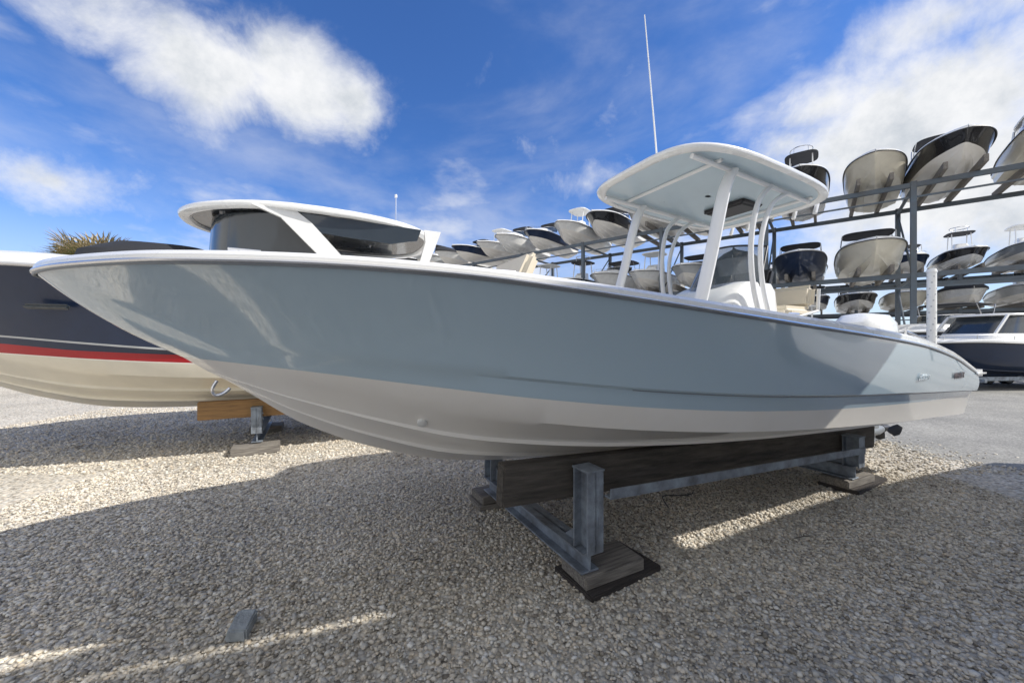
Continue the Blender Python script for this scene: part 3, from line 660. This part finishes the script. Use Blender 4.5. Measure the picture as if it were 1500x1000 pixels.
def palm(loc,H,label,sc=1.):
    e=empty('palm_tree',label,'palm tree',loc)
    mb=MB(); mb.tube([(0,0,0),(.05,0,H*.4),(.0,.05,H*.8),(0,0,H)],[.22,.17,.16,.2],'trunk',seg=12); mb.make('trunk',e)
    mb=MB()
    for i in range(110):
        az=random.uniform(0,6.283); el=math.radians(random.uniform(-35,70)); L1=random.uniform(.5,.95)*sc
        d=Vector((math.cos(az)*math.cos(el),math.sin(az)*math.cos(el),math.sin(el)))
        base=Vector((0,0,H)); tip=base+d*L1
        k='frondd' if el<-.1 or random.random()<.65 else 'frond'
        mb.tube([base,tip],.012,k,seg=4)
        side=d.cross(Vector((0,0,1)));side.normalize(); upv=side.cross(d)
        for j in range(17):
            a=math.radians(-95+190*j/16)+random.uniform(-.05,.05); R_=random.uniform(.65,.9)*sc
            dd=(d*math.cos(a)+side*math.sin(a)+upv*.12).normalized(); wv=dd.cross(upv).normalized()*.026
            mid=tip+dd*R_*.55; end=tip+dd*R_+Vector((0,0,-.18*R_))
            mb.add([tip,mid+wv,end,mid-wv],[(0,1,2,3)],k)
    mb.make('crown',e,smooth=False)
palm((-14.3,13.0,0),3.66,'fan palm with green and straw coloured fronds behind the cruiser',1.15)
mb=MB()
for i in range(2600):
    ang=random.uniform(-1.25,1.25); d=random.uniform(110,135); c=Vector((math.sin(ang)*d,math.cos(ang)*d,random.uniform(0,4.2)*(.6+.4*math.sin(ang*23)**2)))
    n=Vector((random.gauss(0,1),random.gauss(0,1),random.gauss(0,1))).normalized(); a=n.orthogonal().normalized(); b=n.cross(a)
    s=random.uniform(.8,2.0); mb.add([c+a*s,c+b*s*.8,c-a*s*.9,c-b*s],[(0,1,2,3)],'hedge')
o=mb.make('distant_trees',smooth=False); o['kind']='stuff'; tag(o,'low dark green belt of distant trees','trees')

# ================================================================ ground
def sheet(name,pts,z,k):
    me=bpy.data.meshes.new(name); me.from_pydata([(x,y,z) for x,y in pts],[],[tuple(range(len(pts)))]); me.materials.append(M[k]); me.update()
    o=bpy.data.objects.new(name,me); scene.collection.objects.link(o); o['kind']='structure'; return o
g=sheet('gravel_ground',[(-900,-900),(900,-900),(900,900),(-900,900)],0,'gravel'); tag(g,'crushed shell gravel yard','ground')
edge=[]; NB=160
for i in range(NB+1):
    w=-30+ (i/NB)*70
    t=6.0+.25*math.sin(w*1.3)+.15*math.sin(w*3.7+1)+random.uniform(-.07,.07)
    p=W(t,w); edge.append((p[0],p[1]))
e1=W(300,40); e0=W(300,-30)
a=sheet('asphalt_lane',edge[::-1]+[(e0[0],e0[1]),(e1[0],e1[1])],.004,'asphalt'); tag(a,'worn grey asphalt yard lane','road')
def ico(sub):
    bm=bmesh.new(); bmesh.ops.create_icosphere(bm,subdivisions=sub,radius=1); v=np.array([x.co[:] for x in bm.verts]); f=np.array([[q.index for q in p.verts] for p in bm.faces]); bm.free(); return v,f
def scatter(n,xr,yr,smin,smax,sub=1):
    v0,f0=ico(sub); nv=len(v0)
    X=np.random.uniform(*xr,n);Y=np.random.uniform(*yr,n)
    tt=(X-C0.x)*UX+(Y-C0.y)*UY; ww=-(X-C0.x)*UY+(Y-C0.y)*UX
    keep=(tt<5.9+.25*np.sin(ww*1.3)+np.abs(np.random.normal(0,.35,n))); X=X[keep];Y=Y[keep];n=len(X)
    s=np.random.uniform(smin,smax,n)*np.random.choice([.65,.9,1,1.45],n)
    sc=np.stack([s*np.random.uniform(.8,1.35,n),s*np.random.uniform(.7,1.05,n),s*np.random.uniform(.42,.75,n)],1)
    V=np.repeat(v0[None],n,0); V=V*(1+np.random.normal(0,.12,(n,nv,1))); V*=sc[:,None,:]
    tx=np.random.normal(0,.36,n); c,sn=np.cos(tx),np.sin(tx); y=V[...,1]*c[:,None]-V[...,2]*sn[:,None]; z=V[...,1]*sn[:,None]+V[...,2]*c[:,None]; V[...,1]=y;V[...,2]=z
    a=np.random.uniform(0,6.283,n); c,sn=np.cos(a),np.sin(a); x=V[...,0]*c[:,None]-V[...,1]*sn[:,None]; y=V[...,0]*sn[:,None]+V[...,1]*c[:,None]; V[...,0]=x;V[...,1]=y
    V[...,0]+=X[:,None];V[...,1]+=Y[:,None];V[...,2]+=(np.random.uniform(.001,.009,n))[:,None]
    F=(f0[None]+(np.arange(n)*nv)[:,None,None]).reshape(-1,3)
    return V.reshape(-1,3),F
Vs=[];Fs=[];off=0
for args in ((88000,(-4.6,4.8),(1.0,4.3),.0065,.0128),(46000,(-9,8),(4.3,8.6),.0095,.0165)):
    v,f=scatter(*args); Vs.append(v);Fs.append(f+off);off+=len(v)
V=np.concatenate(Vs);F=np.concatenate(Fs)
me=bpy.data.meshes.new('gravel_stones'); me.vertices.add(len(V)); me.vertices.foreach_set('co',V.ravel().astype(np.float32))
me.loops.add(len(F)*3); me.loops.foreach_set('vertex_index',F.ravel().astype(np.int32)); me.polygons.add(len(F)); me.polygons.foreach_set('loop_start',np.arange(len(F),dtype=np.int32)*3)
me.update(calc_edges=True); me.materials.append(M['stone'])
o=bpy.data.objects.new('gravel_stones',me); scene.collection.objects.link(o); o['kind']='stuff'; tag(o,'loose beige and grey crushed gravel stones','gravel')

# ================================================================ world
SUN=Vector((1.171,-.192,1.0)).normalized()
el=math.asin(SUN.z); az=math.atan2(SUN.x,SUN.y)
w=bpy.data.worlds.new('World'); scene.world=w; w.use_nodes=True; N=w.node_tree.nodes;L=w.node_tree.links
bg=N['Background']; bg.inputs['Strength'].default_value=.15
sky=N.new('ShaderNodeTexSky'); sky.sky_type='NISHITA'; sky.sun_disc=False; sky.sun_elevation=el; sky.sun_rotation=az; sky.air_density=1.0; sky.dust_density=.4; sky.ozone_density=2.5
tint=N.new('ShaderNodeVectorMath'); tint.operation='MULTIPLY'; L.new(sky.outputs[0],tint.inputs[0]); tint.inputs[1].default_value=(.44,.72,1.15)
tc=N.new('ShaderNodeTexCoord'); D=tc.outputs['Generated']
def noise(scale,detail,rough,vec,stretch=None,dist=0):
    n=N.new('ShaderNodeTexNoise'); n.inputs['Scale'].default_value=scale; n.inputs['Detail'].default_value=detail; n.inputs['Roughness'].default_value=rough; n.inputs['Distortion'].default_value=dist
    if stretch:
        mp=N.new('ShaderNodeMapping'); mp.inputs['Scale'].default_value=stretch[0]; mp.inputs['Rotation'].default_value=stretch[1]; L.new(vec,mp.inputs[0]); vec=mp.outputs[0]
    L.new(vec,n.inputs['Vector']); return n
def math_(op,a,b=None,clamp=False):
    m=N.new('ShaderNodeMath'); m.operation=op; m.use_clamp=clamp
    for i,x in enumerate((a,b)):
        if x is None: continue
        if isinstance(x,(int,float)): m.inputs[i].default_value=x
        else: L.new(x,m.inputs[i])
    return m.outputs[0]
def mrange(x,a,b,c=0,d=1,smooth=True):
    m=N.new('ShaderNodeMapRange'); m.interpolation_type='SMOOTHSTEP' if smooth else 'LINEAR'
    L.new(x,m.inputs['Value']); m.inputs['From Min'].default_value=a; m.inputs['From Max'].default_value=b; m.inputs['To Min'].default_value=c; m.inputs['To Max'].default_value=d; return m.outputs[0]
def pd(x,y): return Vector(((x-750)/560,1,(500-y)/560)).normalized()
blobs=[(420,125,.17,.09,1.05),(330,95,.16,.085,1.05),(510,150,.09,.055,.9),(240,70,.13,.06,.75),(170,40,.12,.05,.5),(80,265,.15,.055,.72),(380,215,.14,.03,.4),
 (1300,190,.17,.10,1.15),(1220,150,.11,.07,.95),(1400,150,.17,.10,1.15),(1160,215,.09,.06,.8),(1450,280,.24,.16,1.05),(1420,20,.18,.06,.75),(860,270,.10,.05,.42),(1000,310,.2,.07,.6),(1250,400,.4,.12,.7)]
acc=None
for x,y,rx,rz,s in blobs:
    c=pd(x,y); v=N.new('ShaderNodeVectorMath'); v.operation='SUBTRACT'; L.new(D,v.inputs[0]); v.inputs[1].default_value=c
    v2=N.new('ShaderNodeVectorMath'); v2.operation='MULTIPLY'; L.new(v.outputs[0],v2.inputs[0]); v2.inputs[1].default_value=(1/rx,1/rx,1/rz)
    v3=N.new('ShaderNodeVectorMath'); v3.operation='LENGTH'; L.new(v2.outputs[0],v3.inputs[0])
    mk=mrange(v3.outputs['Value'],1.7,.0,0,s,False); acc=mk if acc is None else math_('MAXIMUM',acc,mk)
f1=noise(5.0,10,.62,D,dist=.25).outputs['Fac']
f2=noise(11,8,.62,D).outputs['Fac']
fld=math_('ADD',acc,math_('MULTIPLY',math_('SUBTRACT',f1,.5),1.9))
cl=mrange(fld,.22,1.0)
ci=noise(1.7,8,.58,D,((1.0,1.0,2.4),(.25,.5,.6)),.3).outputs['Fac']
cirr=mrange(ci,.42,.80,0,.42)
hz=N.new('ShaderNodeSeparateXYZ'); L.new(D,hz.inputs[0])
haze=mrange(hz.outputs['Z'],.30,.0,0,.55)
lowc=mrange(math_('ADD',noise(3.5,8,.55,D,((1,1,2.2),(0,0,0))).outputs['Fac'],mrange(hz.outputs['Z'],.45,.02,0,.26)),.56,.88,0,.8)
back_fill=math_('MULTIPLY',mrange(hz.outputs['Y'],.05,-.35,0,1),mrange(f1,.30,.5,.35,1))  # unseen clouds behind the camera, added for white fill light
cov=math_('MAXIMUM',math_('MAXIMUM',math_('MAXIMUM',cl,cirr),math_('MAXIMUM',haze,lowc)),back_fill,True)
sh_=mrange(math_('ADD',math_('MULTIPLY',f2,.9),math_('MULTIPLY',fld,.22)),.48,1.0)
cc=N.new('ShaderNodeMix'); cc.data_type='RGBA'; cc.inputs['A'].default_value=(6.4,6.45,6.55,1); cc.inputs['B'].default_value=(3.7,4.05,4.5,1); L.new(sh_,cc.inputs['Factor'])
mx=N.new('ShaderNodeMix'); mx.data_type='RGBA'; L.new(cov,mx.inputs['Factor']); L.new(tint.outputs[0],mx.inputs['A']); L.new(cc.outputs['Result'],mx.inputs['B'])
L.new(mx.outputs['Result'],bg.inputs['Color'])
sd=bpy.data.lights.new('Sun','SUN'); sd.energy=5.0; sd.angle=math.radians(.5); sd.color=(1,.95,.87)
so=bpy.data.objects.new('Sun',sd); scene.collection.objects.link(so); so.rotation_euler=(-SUN).to_track_quat('-Z','Y').to_euler()
cd=bpy.data.cameras.new('Camera'); cd.sensor_width=36; cd.lens=36*560/1500; cd.clip_end=3000; cd.clip_start=.05
co=bpy.data.objects.new('Camera',cd); scene.collection.objects.link(co); co.location=(0,0,1.5); co.rotation_euler=(math.pi/2,0,0); scene.camera=co
